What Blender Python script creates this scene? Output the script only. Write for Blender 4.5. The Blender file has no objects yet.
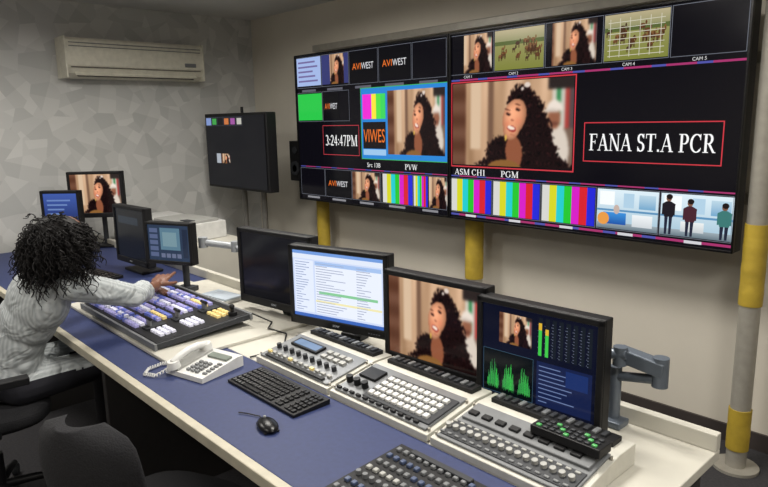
import bpy, bmesh, math, random
import numpy as np
from mathutils import Vector, Matrix
random.seed(7)
SC=bpy.context.scene
COL=bpy.context.collection
try:
    SC.view_settings.view_transform='Standard'
except Exception: pass

# ---------------------------------------------------------------- materials
def lin(c):
    c=c/255.0
    return c/12.92 if c<=0.04045 else ((c+0.055)/1.055)**2.4
def L3(c): return (lin(c[0]),lin(c[1]),lin(c[2]))
_m={}
def mat(name,rgb,rough=0.5,metal=0.0,var=0.08,scale=25,emit=0.0,bump=0.0,spec=0.5):
    if name in _m: return _m[name]
    m=bpy.data.materials.new(name); m.use_nodes=True; nt=m.node_tree
    b=nt.nodes['Principled BSDF']; b.inputs['Roughness'].default_value=rough; b.inputs['Metallic'].default_value=metal
    b.inputs['Specular IOR Level'].default_value=spec
    c=L3(rgb)
    tc=nt.nodes.new('ShaderNodeTexCoord'); nz=nt.nodes.new('ShaderNodeTexNoise'); nz.inputs['Scale'].default_value=scale; nz.inputs['Detail'].default_value=4
    nt.links.new(tc.outputs['Object'],nz.inputs['Vector'])
    cr=nt.nodes.new('ShaderNodeValToRGB'); cr.color_ramp.elements[0].position=.3; cr.color_ramp.elements[1].position=.7
    cr.color_ramp.elements[0].color=(*[x*(1-var) for x in c],1); cr.color_ramp.elements[1].color=(*[min(1,x*(1+var)) for x in c],1)
    nt.links.new(nz.outputs['Fac'],cr.inputs['Fac']); nt.links.new(cr.outputs['Color'],b.inputs['Base Color'])
    if emit>0:
        nt.links.new(cr.outputs['Color'],b.inputs['Emission Color']); b.inputs['Emission Strength'].default_value=emit
    if bump>0:
        bp=nt.nodes.new('ShaderNodeBump'); bp.inputs['Strength'].default_value=bump; bp.inputs['Distance'].default_value=.01
        nt.links.new(nz.outputs['Fac'],bp.inputs['Height']); nt.links.new(bp.outputs['Normal'],b.inputs['Normal'])
    _m[name]=m; return m

def screen_material():
    m=bpy.data.materials.new('display_pixels'); m.use_nodes=True; nt=m.node_tree
    b=nt.nodes['Principled BSDF']; b.inputs['Base Color'].default_value=(.002,.002,.003,1); b.inputs['Roughness'].default_value=.16
    b.inputs['Specular IOR Level'].default_value=.2
    a=nt.nodes.new('ShaderNodeAttribute'); a.attribute_name='Col'
    nt.links.new(a.outputs['Color'],b.inputs['Emission Color']); b.inputs['Emission Strength'].default_value=1.12
    return m
PIX=screen_material()

def wall_pattern():
    m=bpy.data.materials.new('origami_wallpaper'); m.use_nodes=True; nt=m.node_tree; N=nt.nodes; K=nt.links
    b=N['Principled BSDF']; b.inputs['Roughness'].default_value=.75
    tc=N.new('ShaderNodeTexCoord')
    v=N.new('ShaderNodeTexVoronoi'); v.inputs['Scale'].default_value=5.0; v.inputs['Randomness'].default_value=.85
    K.new(tc.outputs['Object'],v.inputs['Vector'])
    sub=N.new('ShaderNodeVectorMath'); sub.operation='SUBTRACT'; K.new(tc.outputs['Object'],sub.inputs[0]); K.new(v.outputs['Position'],sub.inputs[1])
    cs=N.new('ShaderNodeVectorMath'); cs.operation='SUBTRACT'; K.new(v.outputs['Color'],cs.inputs[0]); cs.inputs[1].default_value=(.5,.5,.5)
    cx=N.new('ShaderNodeVectorMath'); cx.operation='CROSS_PRODUCT'; K.new(cs.outputs[0],cx.inputs[0]); cx.inputs[1].default_value=(1,.25,.1)
    gs=[]
    for src in (cs,cx):
        d=N.new('ShaderNodeVectorMath'); d.operation='DOT_PRODUCT'; K.new(sub.outputs[0],d.inputs[0]); K.new(src.outputs[0],d.inputs[1])
        g=N.new('ShaderNodeMath'); g.operation='GREATER_THAN'; K.new(d.outputs['Value'],g.inputs[0]); g.inputs[1].default_value=0; gs.append(g)
    sp=N.new('ShaderNodeSeparateColor'); K.new(v.outputs['Color'],sp.inputs[0])
    mx=N.new('ShaderNodeMath'); mx.operation='MULTIPLY_ADD'; K.new(gs[0].outputs[0],mx.inputs[0]); mx.inputs[1].default_value=.4
    m2=N.new('ShaderNodeMath'); m2.operation='MULTIPLY'; K.new(sp.outputs['Red'],m2.inputs[0]); m2.inputs[1].default_value=.3
    K.new(m2.outputs[0],mx.inputs[2])
    m3=N.new('ShaderNodeMath'); m3.operation='MULTIPLY_ADD'; K.new(gs[1].outputs[0],m3.inputs[0]); m3.inputs[1].default_value=.3; K.new(mx.outputs[0],m3.inputs[2])
    cr=N.new('ShaderNodeValToRGB'); cr.color_ramp.elements[0].color=(*L3((174,175,173)),1); cr.color_ramp.elements[1].color=(*L3((202,202,199)),1)
    K.new(m3.outputs[0],cr.inputs['Fac']); K.new(cr.outputs['Color'],b.inputs['Base Color'])
    bp=N.new('ShaderNodeBump'); bp.inputs['Strength'].default_value=.12; bp.inputs['Distance'].default_value=.01
    K.new(m3.outputs[0],bp.inputs['Height']); K.new(bp.outputs['Normal'],b.inputs['Normal'])
    return m

BLACK=mat('black_plastic',(20,20,22),.5,spec=.3)
BLACKG=mat('black_gloss_plastic',(13,13,15),.3,spec=.3)
DGREY=mat('dark_grey_plastic',(46,48,52),.5,spec=.35)
GREY=mat('grey_plastic',(108,110,112),.45)
SILVER=mat('brushed_aluminium',(120,122,124),.4,.5)
LGREY=mat('light_grey_plastic',(156,156,152),.5)
CREAM=mat('cream_plastic',(190,188,178),.45)
WHITE=mat('white_plastic',(206,206,203),.4)
BEIGE=mat('off_white_laminate',(190,187,176),.5,scale=8,var=.04)
BLUE=mat('blue_laminate',(38,49,90),.55,scale=60,var=.12)
EDGE=mat('desk_edge_trim',(178,172,154),.5)
DARKP=mat('desk_panel_dark',(42,40,40),.6)
FABRIC=mat('chair_fabric_black',(22,22,26),.9,scale=200,var=.3,bump=.3)
FABBL=mat('chair_fabric_blue',(28,42,100),.9,scale=200,var=.3,bump=.3)
STEEL=mat('painted_steel_pole',(160,156,146),.4,.2)
STEELD=mat('grey_steel_post',(120,118,114),.4,.3)
YEL=mat('yellow_tape',(178,152,50),.6,scale=14,var=.15,bump=.4)
RUB=mat('rubber_cable',(16,16,17),.6)

# ---------------------------------------------------------------- mesh builder
class MB:
    def __init__(s,name): s.name=name; s.bm=bmesh.new(); s.mats=[]; s.M=Matrix.Identity(4)
    def mi(s,m):
        if m not in s.mats: s.mats.append(m)
        return s.mats.index(m)
    def _add(s,vs,fs,m,smooth=False):
        k=s.mi(m); bv=[s.bm.verts.new(s.M@Vector(v)) for v in vs]
        for f in fs:
            try: F=s.bm.faces.new([bv[i] for i in f]); F.material_index=k; F.smooth=smooth
            except ValueError: pass
    def box(s,c,d,m,rot=None,taper=1.0):
        x,y,z=[a/2 for a in d]; vs=[]
        for (a,b,e) in [(-1,-1,-1),(1,-1,-1),(1,1,-1),(-1,1,-1),(-1,-1,1),(1,-1,1),(1,1,1),(-1,1,1)]:
            t=taper if e>0 else 1
            v=Vector((a*x*t,b*y*t,e*z))
            if rot is not None: v=rot@v
            vs.append(v+Vector(c))
        s._add(vs,[(0,3,2,1),(4,5,6,7),(0,1,5,4),(1,2,6,5),(2,3,7,6),(3,0,4,7)],m)
    def ring(s,c,ax,r,n):
        ax=Vector(ax).normalized(); t=Vector((0,0,1)) if abs(ax.z)<.9 else Vector((1,0,0))
        u=ax.cross(t).normalized(); w=ax.cross(u)
        return [Vector(c)+(u*math.cos(2*math.pi*i/n)+w*math.sin(2*math.pi*i/n))*r for i in range(n)]
    def cyl(s,p0,p1,r0,m,r1=None,n=16):
        r1=r0 if r1 is None else r1; p0=Vector(p0);p1=Vector(p1)
        a=s.ring(p0,p1-p0,r0,n); b=s.ring(p1,p1-p0,r1,n)
        s._add(a+b,[(i,(i+1)%n,n+(i+1)%n,n+i) for i in range(n)],m,True)
        s._add(a,[tuple(range(n-1,-1,-1))],m); s._add(b,[tuple(range(n))],m)
    def tube(s,pts,r,m,n=8,r_end=None):
        pts=[Vector(p) for p in pts]; vs=[]; L=len(pts); prev=None
        for i,p in enumerate(pts):
            t=(pts[min(i+1,L-1)]-pts[max(i-1,0)]).normalized()
            if prev is None:
                ref=Vector((0,0,1)) if abs(t.z)<.9 else Vector((1,0,0)); u=t.cross(ref).normalized()
            else:
                u=(prev-t*prev.dot(t)).normalized()
            prev=u; w=t.cross(u)
            rr=r if r_end is None else r+(r_end-r)*i/(L-1)
            vs+=[p+(u*math.cos(2*math.pi*k/n)+w*math.sin(2*math.pi*k/n))*rr for k in range(n)]
        fs=[(i*n+k,i*n+(k+1)%n,(i+1)*n+(k+1)%n,(i+1)*n+k) for i in range(L-1) for k in range(n)]
        fs+=[tuple(range(n-1,-1,-1)),tuple((L-1)*n+k for k in range(n))]
        s._add(vs,fs,m,True)
    def ball(s,c,r,m,nu=16,nv=10,rot=None):
        if not hasattr(r,'__len__'): r=(r,r,r)
        vs=[]
        def P(a,b,e):
            v=Vector((a*r[0],b*r[1],e*r[2])) 
            if rot is not None: v=rot@v
            return v+Vector(c)
        vs.append(P(0,0,1))
        for j in range(1,nv):
            th=math.pi*j/nv
            for i in range(nu):
                ph=2*math.pi*i/nu; vs.append(P(math.sin(th)*math.cos(ph),math.sin(th)*math.sin(ph),math.cos(th)))
        vs.append(P(0,0,-1)); fs=[]
        for i in range(nu): fs.append((0,1+i,1+(i+1)%nu))
        for j in range(nv-2):
            for i in range(nu):
                a=1+j*nu+i;b=1+j*nu+(i+1)%nu; fs.append((a,a+nu,b+nu,b))
        e=len(vs)-1
        for i in range(nu): fs.append((e,1+(nv-2)*nu+(i+1)%nu,1+(nv-2)*nu+i))
        s._add(vs,fs,m,True)
    def prism(s,prof,a0,a1,m,axis='x',smooth=False):
        def P(q,a):
            return {'x':(a,q[0],q[1]),'y':(q[0],a,q[1]),'z':(q[0],q[1],a)}[axis]
        n=len(prof); vs=[P(q,a0) for q in prof]+[P(q,a1) for q in prof]
        s._add(vs,[(i,(i+1)%n,n+(i+1)%n,n+i) for i in range(n)]+[tuple(range(n-1,-1,-1)),tuple(range(n,2*n))],m,smooth)
    def done(s,bevel=0.0,parent=None,matrix=None,seg=2):
        bmesh.ops.recalc_face_normals(s.bm,faces=s.bm.faces)
        me=bpy.data.meshes.new(s.name); s.bm.to_mesh(me); s.bm.free()
        for m in s.mats: me.materials.append(m)
        ob=bpy.data.objects.new(s.name,me); COL.objects.link(ob)
        if bevel>0:
            md=ob.modifiers.new('bevel','BEVEL'); md.width=bevel; md.segments=seg; md.limit_method='ANGLE'; md.angle_limit=math.radians(50)
        if matrix is not None: ob.matrix_world=matrix
        if parent is not None: ob.parent=parent
        return ob
def empty(name,M):
    e=bpy.data.objects.new(name,None); e.empty_display_size=.1; COL.objects.link(e); e.matrix_world=M; return e
def RZ(d): return Matrix.Rotation(math.radians(d),4,'Z')
def RX(d): return Matrix.Rotation(math.radians(d),4,'X')
def T(*p): return Matrix.Translation(Vector(p))

# ---------------------------------------------------------------- flat picture canvas
_txt={}
def text_geo(body):
    if body in _txt: return _txt[body]
    c=bpy.data.curves.new('tmp','FONT'); c.body=body; c.size=1; c.resolution_u=3
    o=bpy.data.objects.new('tmp',c); COL.objects.link(o)
    dg=bpy.context.evaluated_depsgraph_get(); me=bpy.data.meshes.new_from_object(o.evaluated_get(dg))
    vs=[(v.co.x,v.co.y) for v in me.vertices]; fs=[tuple(p.vertices) for p in me.polygons]
    bpy.data.objects.remove(o); bpy.data.curves.remove(c); bpy.data.meshes.remove(me)
    _txt[body]=(vs,fs); return _txt[body]
# hand drawn serif alphabet (cap height 1): list of quads per glyph
def _ln(x0,y0,x1,y1,w):
    return [(x0-w/2,y0),(x0+w/2,y0),(x1+w/2,y1),(x1-w/2,y1)]
def _rc(x0,y0,x1,y1): return [(x0,y0),(x1,y0),(x1,y1),(x0,y1)]
def _arc(cx,cy,rx,ry,a0,a1,thick,thin,n=14):
    o=[]
    def p(a,s):
        a=math.radians(a); w=thin+(thick-thin)*abs(math.cos(a)); return (cx+(rx+s*w/2)*math.cos(a),cy+(ry+s*w/2)*math.sin(a))
    for i in range(n):
        a=a0+(a1-a0)*i/n; b=a0+(a1-a0)*(i+1)/n; o.append([p(a,-1),p(b,-1),p(b,1),p(a,1)])
    return o
SK=.145;SN=.055
def _srf(x,y,h=.15): return _rc(x-h,y,x+h,y+.045)
GL={}
GL['F']=(.68,[_ln(.2,0,.2,1,SK),_srf(.2,0,.17),_rc(.03,.945,.62,1),_rc(.57,.76,.62,1),_rc(.2,.49,.5,.545),_rc(.46,.4,.5,.63)])
GL['A']=(.82,[_ln(.1,0,.4,1,.06),_ln(.68,0,.39,1,SK),_rc(.19,.3,.6,.35),_srf(.11,0,.12),_srf(.68,0,.15)])
GL['N']=(.86,[_ln(.16,0,.16,1,.06),_ln(.7,0,.7,1,.06),_ln(.68,0,.16,1,SK),_srf(.16,0,.13),_srf(.13,.955,.12),_srf(.7,.955,.13)])
GL['T']=(.74,[_ln(.36,0,.36,1,SK),_srf(.36,0,.17),_rc(.03,.945,.69,1),_rc(.03,.74,.08,1),_rc(.64,.74,.69,1)])
GL['P']=(.70,[_ln(.2,0,.2,1,SK),_srf(.2,0,.17),_rc(.03,.955,.4,1),_rc(.2,.44,.4,.49)]+_arc(.36,.72,.21,.255,-90,90,SK,SN))
GL['R']=(.80,[_ln(.2,0,.2,1,SK),_srf(.2,0,.17),_rc(.03,.955,.4,1),_rc(.2,.46,.4,.51),_ln(.69,0,.38,.5,SK),_rc(.6,0,.8,.045)]+_arc(.36,.73,.20,.245,-90,90,SK,SN))
GL['C']=(.78,_arc(.42,.5,.32,.475,45,315,SK,SN,20)+[_rc(.63,.68,.68,1),_rc(.65,.16,.69,.26)])
GL['G']=(.86,_arc(.42,.5,.32,.475,45,325,SK,SN,20)+[_rc(.63,.68,.68,1),_ln(.68,.1,.68,.45,.13),_rc(.55,.42,.82,.46)])
GL['V']=(.80,[_ln(.38,0,.12,1,SK),_ln(.4,0,.68,1,.06),_srf(.13,.955,.13),_srf(.68,.955,.11)])
GL['W']=(1.1,[_ln(.3,0,.12,1,SK),_ln(.32,0,.54,1,.06),_ln(.74,0,.52,1,SK),_ln(.76,0,.98,1,.06),_srf(.13,.955,.13),_srf(.54,.955,.13),_srf(.98,.955,.1)])
GL['S']=(.60,_arc(.29,.735,.17,.24,20,250,SK,SN)+_arc(.29,.255,.19,.235,-160,70,SK,SN)+[[(.16,.6),(.2,.48),(.46,.38),(.4,.53)],_rc(.45,.74,.5,1),_rc(.07,0,.12,.28)])
GL['M']=(1.02,[_ln(.16,0,.16,1,.06),_ln(.86,0,.86,1,SK),_ln(.5,0,.17,1,SK),_ln(.5,0,.84,1,.06),_srf(.16,0,.13),_srf(.86,0,.15),_srf(.13,.955,.12),_srf(.88,.955,.12)])
GL['H']=(.90,[_ln(.2,0,.2,1,SK),_ln(.7,0,.7,1,SK),_rc(.2,.48,.7,.53),_srf(.2,0),_srf(.7,0),_srf(.2,.955),_srf(.7,.955)])
GL['1']=(.5,[_ln(.25,0,.25,1,.13),_srf(.25,0,.17),[(.08,.82),(.2,.82),(.28,1),(.22,1)]])
GL['.']=(.28,[_rc(.07,0,.2,.13)]); GL[' ']=(.32,[]); GL[':']=(.3,[_rc(.08,.08,.21,.21),_rc(.08,.5,.21,.63)])
GL['3']=(.58,_arc(.25,.74,.17,.235,-80,150,SK,SN)+_arc(.24,.26,.2,.24,-150,85,SK,SN))
GL['2']=(.58,_arc(.26,.73,.18,.245,-30,165,SK,SN)+[[(.35,.6),(.5,.62),(.18,.08),(.05,.08)],_rc(.04,0,.5,.11)])
GL['4']=(.60,[_ln(.38,0,.38,1,.12),_rc(.02,.25,.56,.33),[(.02,.3),(.1,.3),(.4,.9),(.36,1)]])
GL['7']=(.56,[_rc(.04,.89,.5,1),_ln(.2,0,.45,.95,.1)])
def portrait_grid(nx=150,ny=96):
    X,Y=np.meshgrid(np.linspace(0,1.6,nx),np.linspace(0,1,ny))
    def E(cx,cy,rx,ry,a=0):
        c,s=math.cos(a),math.sin(a); dx=X-cx; dy=Y-cy
        return ((dx*c+dy*s)/rx)**2+((-dx*s+dy*c)/ry)**2
    img=np.zeros((ny,nx,3)) 
    def blur(n):
        nonlocal img
        for _ in range(n):
            p=np.pad(img,((1,1),(1,1),(0,0)),'edge'); img=(p[1:-1,1:-1]*2+p[:-2,1:-1]+p[2:,1:-1]+p[1:-1,:-2]+p[1:-1,2:])/6
    base=np.array([178,150,122.]); cur=np.sin(X*16+np.sin(Y*3))*16+np.sin(X*41)*6+Y*20
    img[:]=base; img+=cur[...,None]
    def put(mask,c,al=1.0): img[mask]=img[mask]*(1-al)+np.array(c)*al
    put(X<.20,[104,72,56]); img[X<.20]+= (np.sin(Y*20)*12)[X<.20][:,None]
    put((X>.27)&(X<.42)&(Y>.2),[214,196,172]); put((X>.52)&(X<.6),[120,96,80])
    for i,c in enumerate([(210,212,206),(60,140,90),(200,208,204),(170,70,66),(90,80,84)]):
        put((X>1.35+i*.05)&(X<=1.35+(i+1)*.05)&(Y>.45),c)
    put((X>1.33)&(Y<=.45),[120,104,92]); put((X>1.30)&(Y>.88),[50,44,44])
    # companion in a white cap
    put(E(1.40,.20,.16,.30)<1,[214,212,206]); put(E(1.38,.56,.075,.12)<1,[150,104,82]); put(E(1.38,.50,.05,.02)<1,[110,70,60])
    put((E(1.38,.66,.095,.10)<1)&(Y>.64),[232,230,226]); put(E(1.35,.645,.11,.02)<1,[206,204,200])
    blur(max(2,nx//30))
    wob=.20*np.sin(27*X+6*np.sin(16*Y))*np.sin(23*Y+4*np.sin(19*X))+.14*np.sin(53*Y+6*np.sin(37*X))
    h0=E(.98,.74,.19,.21,.2); hair=np.minimum.reduce([h0,E(1.15,.36,.21,.30),E(1.04,.55,.24,.3),E(.70,.14,.20,.22),E(1.0,.0,.62,.18),E(1.25,.10,.2,.24)])+wob
    hs=(22+30*np.sin(58*X+9*np.sin(29*Y))*np.sin(54*Y+8*np.sin(25*X)))
    hm=hair<1
    for k,f in enumerate([1.35,.75,.75]): img[...,k][hm]=np.clip(hs*f,7,80)[hm]
    put(E(.88,.17,.11,.2,.1)<1,[146,94,70])
    put((E(.75,-.04,.24,.12)<1),[140,104,60])
    blur(1)
    a=-.32
    fe=np.minimum(E(.88,.58,.150,.215,a),E(.85,.46,.112,.15,a)); fm=fe<1
    for k,c in enumerate([222,162,128]): img[...,k][fm]=(c*(1.05-.30*fe**1.5-.55*np.clip(X-.88,0,1)+.25*(Y-.5))+14*np.exp(-((X-.82)**2+(Y-.63)**2)/.008))[fm]
    for (cx,cy) in ((.785,.50),(.93,.53)): 
        g=np.exp(-((X-cx)**2+(Y-cy)**2)/.0022)*.35
        for k,c in enumerate([226,130,104]): img[...,k]=np.where(fm,img[...,k]*(1-g)+c*g,img[...,k])
    for (cx,cy,rx,ry,c,al) in [(.80,.618,.036,.020,(120,76,62),.7),(.925,.668,.036,.020,(120,76,62),.7),(.80,.612,.028,.010,(30,20,20),1),(.925,.662,.028,.010,(30,20,20),1),(.79,.668,.040,.008,(76,46,38),.8),(.925,.722,.040,.008,(76,46,38),.8),
        (.855,.545,.026,.012,(160,100,80),.8),(.838,.575,.007,.05,(236,184,150),.6),(.845,.448,.062,.036,(158,62,58),1),(.842,.455,.050,.022,(244,238,230),1),(.86,.375,.04,.012,(178,116,92),.6)]:
        put(E(cx,cy,rx,ry,a)<1,c,al)
    put(E(1.04,.94,.04,.03)<1,[220,216,212]); put(E(.98,.9,.02,.02)<1,[210,206,204])
    put(E(.77,.34,.012,.04)<1,[220,190,90])
    blur(max(1,nx//70))
    img=np.clip((img-10)*np.array([1.02,.97,.93]),0,255)/255
    return np.where(img<=.04045,img/12.92,((img+.055)/1.055)**2.4)
PORT={}
LO=(70,46)
class Canvas:
    def __init__(s,w,h): s.w=w;s.h=h;s.v=[];s.f=[];s.c=[]
    def quad(s,x0,z0,x1,z1,c,l=1):
        n=len(s.v);y=-l*.0004
        s.v+=[(x0,y,z0),(x1,y,z0),(x1,y,z1),(x0,y,z1)]; s.f.append((n,n+1,n+2,n+3)); s.c+=[L3(c)]*4
    def grad(s,x0,z0,x1,z1,cb,ct,l=1):
        n=len(s.v);y=-l*.0004
        s.v+=[(x0,y,z0),(x1,y,z0),(x1,y,z1),(x0,y,z1)]; s.f.append((n,n+1,n+2,n+3)); s.c+=[L3(cb)]*2+[L3(ct)]*2
    def poly(s,pts,c,l=2):
        n=len(s.v); s.v+=[(p[0],-l*.0004,p[1]) for p in pts]; s.f.append(tuple(range(n,n+len(pts)))); s.c+=[L3(c)]*len(pts)
    def ell(s,cx,cz,rx,rz,c,l=2,n=16): s.poly([(cx+rx*math.cos(2*math.pi*i/n),cz+rz*math.sin(2*math.pi*i/n)) for i in range(n)],c,l)
    def frame(s,x0,z0,x1,z1,t,c,l=3):
        s.quad(x0,z0,x1,z0+t,c,l);s.quad(x0,z1-t,x1,z1,c,l);s.quad(x0,z0+t,x0+t,z1-t,c,l);s.quad(x1-t,z0+t,x1,z1-t,c,l)
    def text(s,body,x,z,size,c,l=3,fit=None):
        vs,fs=text_geo(body)
        w=max(v[0] for v in vs); k=size if fit is None else fit/w
        n=len(s.v); s.v+=[(x+v[0]*k,-l*.0004,z+v[1]*size) for v in vs]; s.f+=[tuple(i+n for i in f) for f in fs]; s.c+=[L3(c)]*len(vs)
    def serif(s,body,x,z,h,width,c,l=3):
        tot=sum(GL[ch][0] for ch in body); k=width/tot; cx=x
        for ch in body:
            for q in GL[ch][1]: s.poly([(cx+p[0]*k,z+p[1]*h) for p in q],c,l); l+=.01
            cx+=GL[ch][0]*k
    def portrait(s,x0,z0,x1,z1,l=2,res=(150,96),uv=(0,1,0,1)):
        if res not in PORT: PORT[res]=portrait_grid(*res)
        im=PORT[res]; ny,nx,_=im.shape
        i0=int(uv[0]*(nx-1));i1=int(uv[1]*(nx-1));im=im[:,i0:i1+1]; nx=im.shape[1]
        n=len(s.v)
        for j in range(ny):
            for i in range(nx):
                s.v.append((x0+(x1-x0)*i/(nx-1),-l*.0004,z0+(z1-z0)*j/(ny-1))); s.c.append(tuple(im[j,i]))
        for j in range(ny-1):
            for i in range(nx-1):
                a=n+j*nx+i; s.f.append((a,a+1,a+nx+1,a+nx))
    def bars(s,x0,z0,x1,z1,l=2,cols=None):
        cols=cols or [(205,205,200),(206,206,36),(36,196,200),(36,190,46),(206,30,190),(206,34,44),(36,40,206)]
        for i,c in enumerate(cols): s.quad(x0+(x1-x0)*i/len(cols),z0,x0+(x1-x0)*(i+1)/len(cols),z1,c,l)
    def logo(s,x0,z0,x1,z1,l=2,k=1.0):
        w=x1-x0;h=z1-z0
        s.quad(x0+w*.04,z0+h*.04,x1-w*.04,z1-h*.04,(9,9,12),l)
        s.text('AVI',x0+w*.12,z0+h*.40,h*.30,(225,112,40),l+1,fit=w*.30); s.text('WEST',x0+w*.44,z0+h*.40,h*.30,(215,215,220),l+1,fit=w*.42)
    def field(s,x0,z0,x1,z1,l=2):
        w=x1-x0;h=z1-z0
        s.grad(x0,z0,x1,z1,(120,124,56),(150,146,96),l); s.quad(x0,z0+h*.62,x1,z0+h*.72,(84,96,50),l+1); s.grad(x0,z0+h*.72,x1,z1,(140,140,100),(176,164,130),l+1)
        rnd=random.Random(int(x0*1000))
        for i in range(22):
            cx=x0+w*rnd.uniform(.06,.94);cz=z0+h*rnd.uniform(.25,.7); k=rnd.uniform(.7,1.2)
            cc=rnd.choice([(96,60,34),(120,84,50),(70,50,34)])
            s.ell(cx,cz,w*.045*k,h*.05*k,cc,l+2,10); s.ell(cx+w*.05*k,cz+h*.06*k,w*.015,h*.045,cc,l+2.2,8)
            for q in (-.035,-.018,.018,.035): s.quad(cx+w*(q-.006)*k,cz-h*.12*k,cx+w*(q+.004)*k,cz,(70,44,28),l+2.4)
    def office(s,x0,z0,x1,z1,l=2,v=0):
        w=x1-x0;h=z1-z0
        s.grad(x0,z0,x1,z1,(156,188,206),(214,230,238),l)
        s.quad(x0,z0+h*.45,x1,z0+h*.50,(90,140,180),l+1); s.quad(x0+w*.05,z0+h*.6,x0+w*.3,z0+h*.95,(238,242,242),l+1); s.grad(x0+w*.7,z0+h*.55,x0+w*.96,z0+h*.9,(110,160,196),(180,206,220),l+1)
        s.quad(x0+w*.45,z0+h*.56,x0+w*.62,z0+h*.92,(170,200,220),l+1)
        s.grad(x0,z0,x1,z0+h*.16,(96,112,122),(150,164,172),l+1)
        if v==0:
            s.grad(x0+w*.12,z0+h*.12,x0+w*.5,z0+h*.42,(30,80,160),(60,140,210),l+2); s.ell(x0+w*.12,z0+h*.25,w*.1,h*.16,(224,150,70),l+3); s.ell(x0+w*.34,z0+h*.5,w*.05,h*.12,(190,170,160),l+3); s.grad(x0+w*.6,z0+h*.1,x0+w*.92,z0+h*.4,(200,206,210),(230,234,236),l+2)
        else:
            s.grad(x0+w*.3,z0+h*.12,x0+w*.62,z0+h*.36,(190,196,200),(226,230,230),l+2)
            for (a,c,hh) in [(.12,(30,26,32),.9),(.42,(70,36,46),.82),(.88,(60,116,112),.78)]:
                X=lambda q:x0+w*(a+q*1.5)
                Z=lambda q:z0+h*q
                s.ell(X(0),Z(hh-.02),w*.040,h*.08,(120,84,66),l+3,12); s.ell(X(.004),Z(hh+.02),w*.046,h*.065,(30,22,20),l+3.1,12)
                s.poly([(X(-.04),Z(hh-.46)),(X(.045),Z(hh-.46)),(X(.065),Z(hh-.15)),(X(.02),Z(hh-.09)),(X(-.02),Z(hh-.09)),(X(-.06),Z(hh-.15))],c,l+3.2)
                for q in (-.062,.044): s.poly([(X(q),Z(hh-.42)),(X(q+.018),Z(hh-.42)),(X(q+.018),Z(hh-.16)),(X(q),Z(hh-.16))],c,l+3.3)
                for q in (-.036,.006): s.poly([(X(q+.004),Z(.02)),(X(q+.026),Z(.02)),(X(q+.034),Z(hh-.44)),(X(q),Z(hh-.44))],(34,38,56),l+3.1)
    def build(s,parent,name='picture',yoff=0):
        me=bpy.data.meshes.new(name); me.from_pydata(s.v,[],s.f); me.update()
        at=me.color_attributes.new('Col','FLOAT_COLOR','POINT')
        at.data.foreach_set('color',np.array([(*c,1.0) for c in s.c],dtype=np.float32).ravel())
        me.materials.append(PIX); ob=bpy.data.objects.new(name,me); COL.objects.link(ob)
        ob.parent=parent; ob.location=(0,yoff,0); return ob

# ---------------------------------------------------------------- room
def slab(name,x0,x1,y0,y1,z0,z1,m):
    b=MB(name); b.box(((x0+x1)/2,(y0+y1)/2,(z0+z1)/2),(x1-x0,y1-y0,z1-z0),m); return b.done()
XL,XR,YF,YB,ZC=-5.36,1.8,-2.0,3.35,2.58
FLOOR=mat('floor_carpet',(52,51,54),.9,scale=90,var=.25,bump=.3)
WB=mat('back_wall_paint',(206,200,187),.75,scale=3,var=.03)
WC=mat('ceiling_paint',(202,201,198),.85,scale=3,var=.03)
slab('floor',XL-.1,XR+.1,YF-.1,YB+.1,-.1,0,FLOOR)
slab('ceiling',XL-.1,XR+.1,YF-.1,YB+.1,ZC,ZC+.1,WC)
slab('wall_back',XL-.1,XR+.1,YB,YB+.1,0,ZC,WB)
slab('wall_left',XL-.1,XL,YF,YB,0,ZC,wall_pattern())
slab('wall_right',XR,XR+.1,YF,YB,0,ZC,WB)
slab('wall_front',XL-.1,XR+.1,YF-.1,YF,0,ZC,WB)
BB=mat('baseboard_dark',(60,54,52),.5)
slab('baseboard_back',XL,XR,YB-.015,YB,0,.09,BB)
slab('baseboard_left',XL,XL+.015,YF,YB-.02,0,.09,BB)

# ceiling light panels (modelled fixtures out of view, one added for the left wall)
def light_panel(x,y,w,d,power,col=(1,.955,.885),spread=170):
    b=MB('ceiling_light_panel'); LM=mat('lamp_housing',(220,220,220),.5)
    for (cx,cy,sx,sy) in [(0,-d/2-.015,w+.06,.03),(0,d/2+.015,w+.06,.03),(-w/2-.015,0,.03,d),(w/2+.015,0,.03,d)]:
        b.box((cx,cy,-.02),(sx,sy,.04),LM)
    b.box((0,0,-.004),(w,d,.008),mat('lamp_diffuser',(240,240,235),.6,emit=.6))
    o=b.done(matrix=T(x,y,ZC))
    l=bpy.data.lights.new('lamp','AREA'); l.shape='RECTANGLE'; l.size=w; l.size_y=d; l.energy=power; l.color=col; l.spread=math.radians(spread)
    lo=bpy.data.objects.new('lamp_light',l); COL.objects.link(lo); lo.parent=o; lo.location=(0,0,-.03)
light_panel(-1.5,1.7,.6,.6,40)
light_panel(-3.3,1.9,.6,.6,34)
light_panel(-4.0,.3,.6,.6,28)  # extra unseen panel, added to brighten the left wall
light_panel(-2.0,-.8,.6,.6,30)
light_panel(.4,.9,.6,.6,42)
w=bpy.data.worlds.new('world'); SC.world=w; w.use_nodes=True; w.node_tree.nodes['Background'].inputs[0].default_value=(.5,.52,.55,1); w.node_tree.nodes['Background'].inputs[1].default_value=.15

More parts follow.
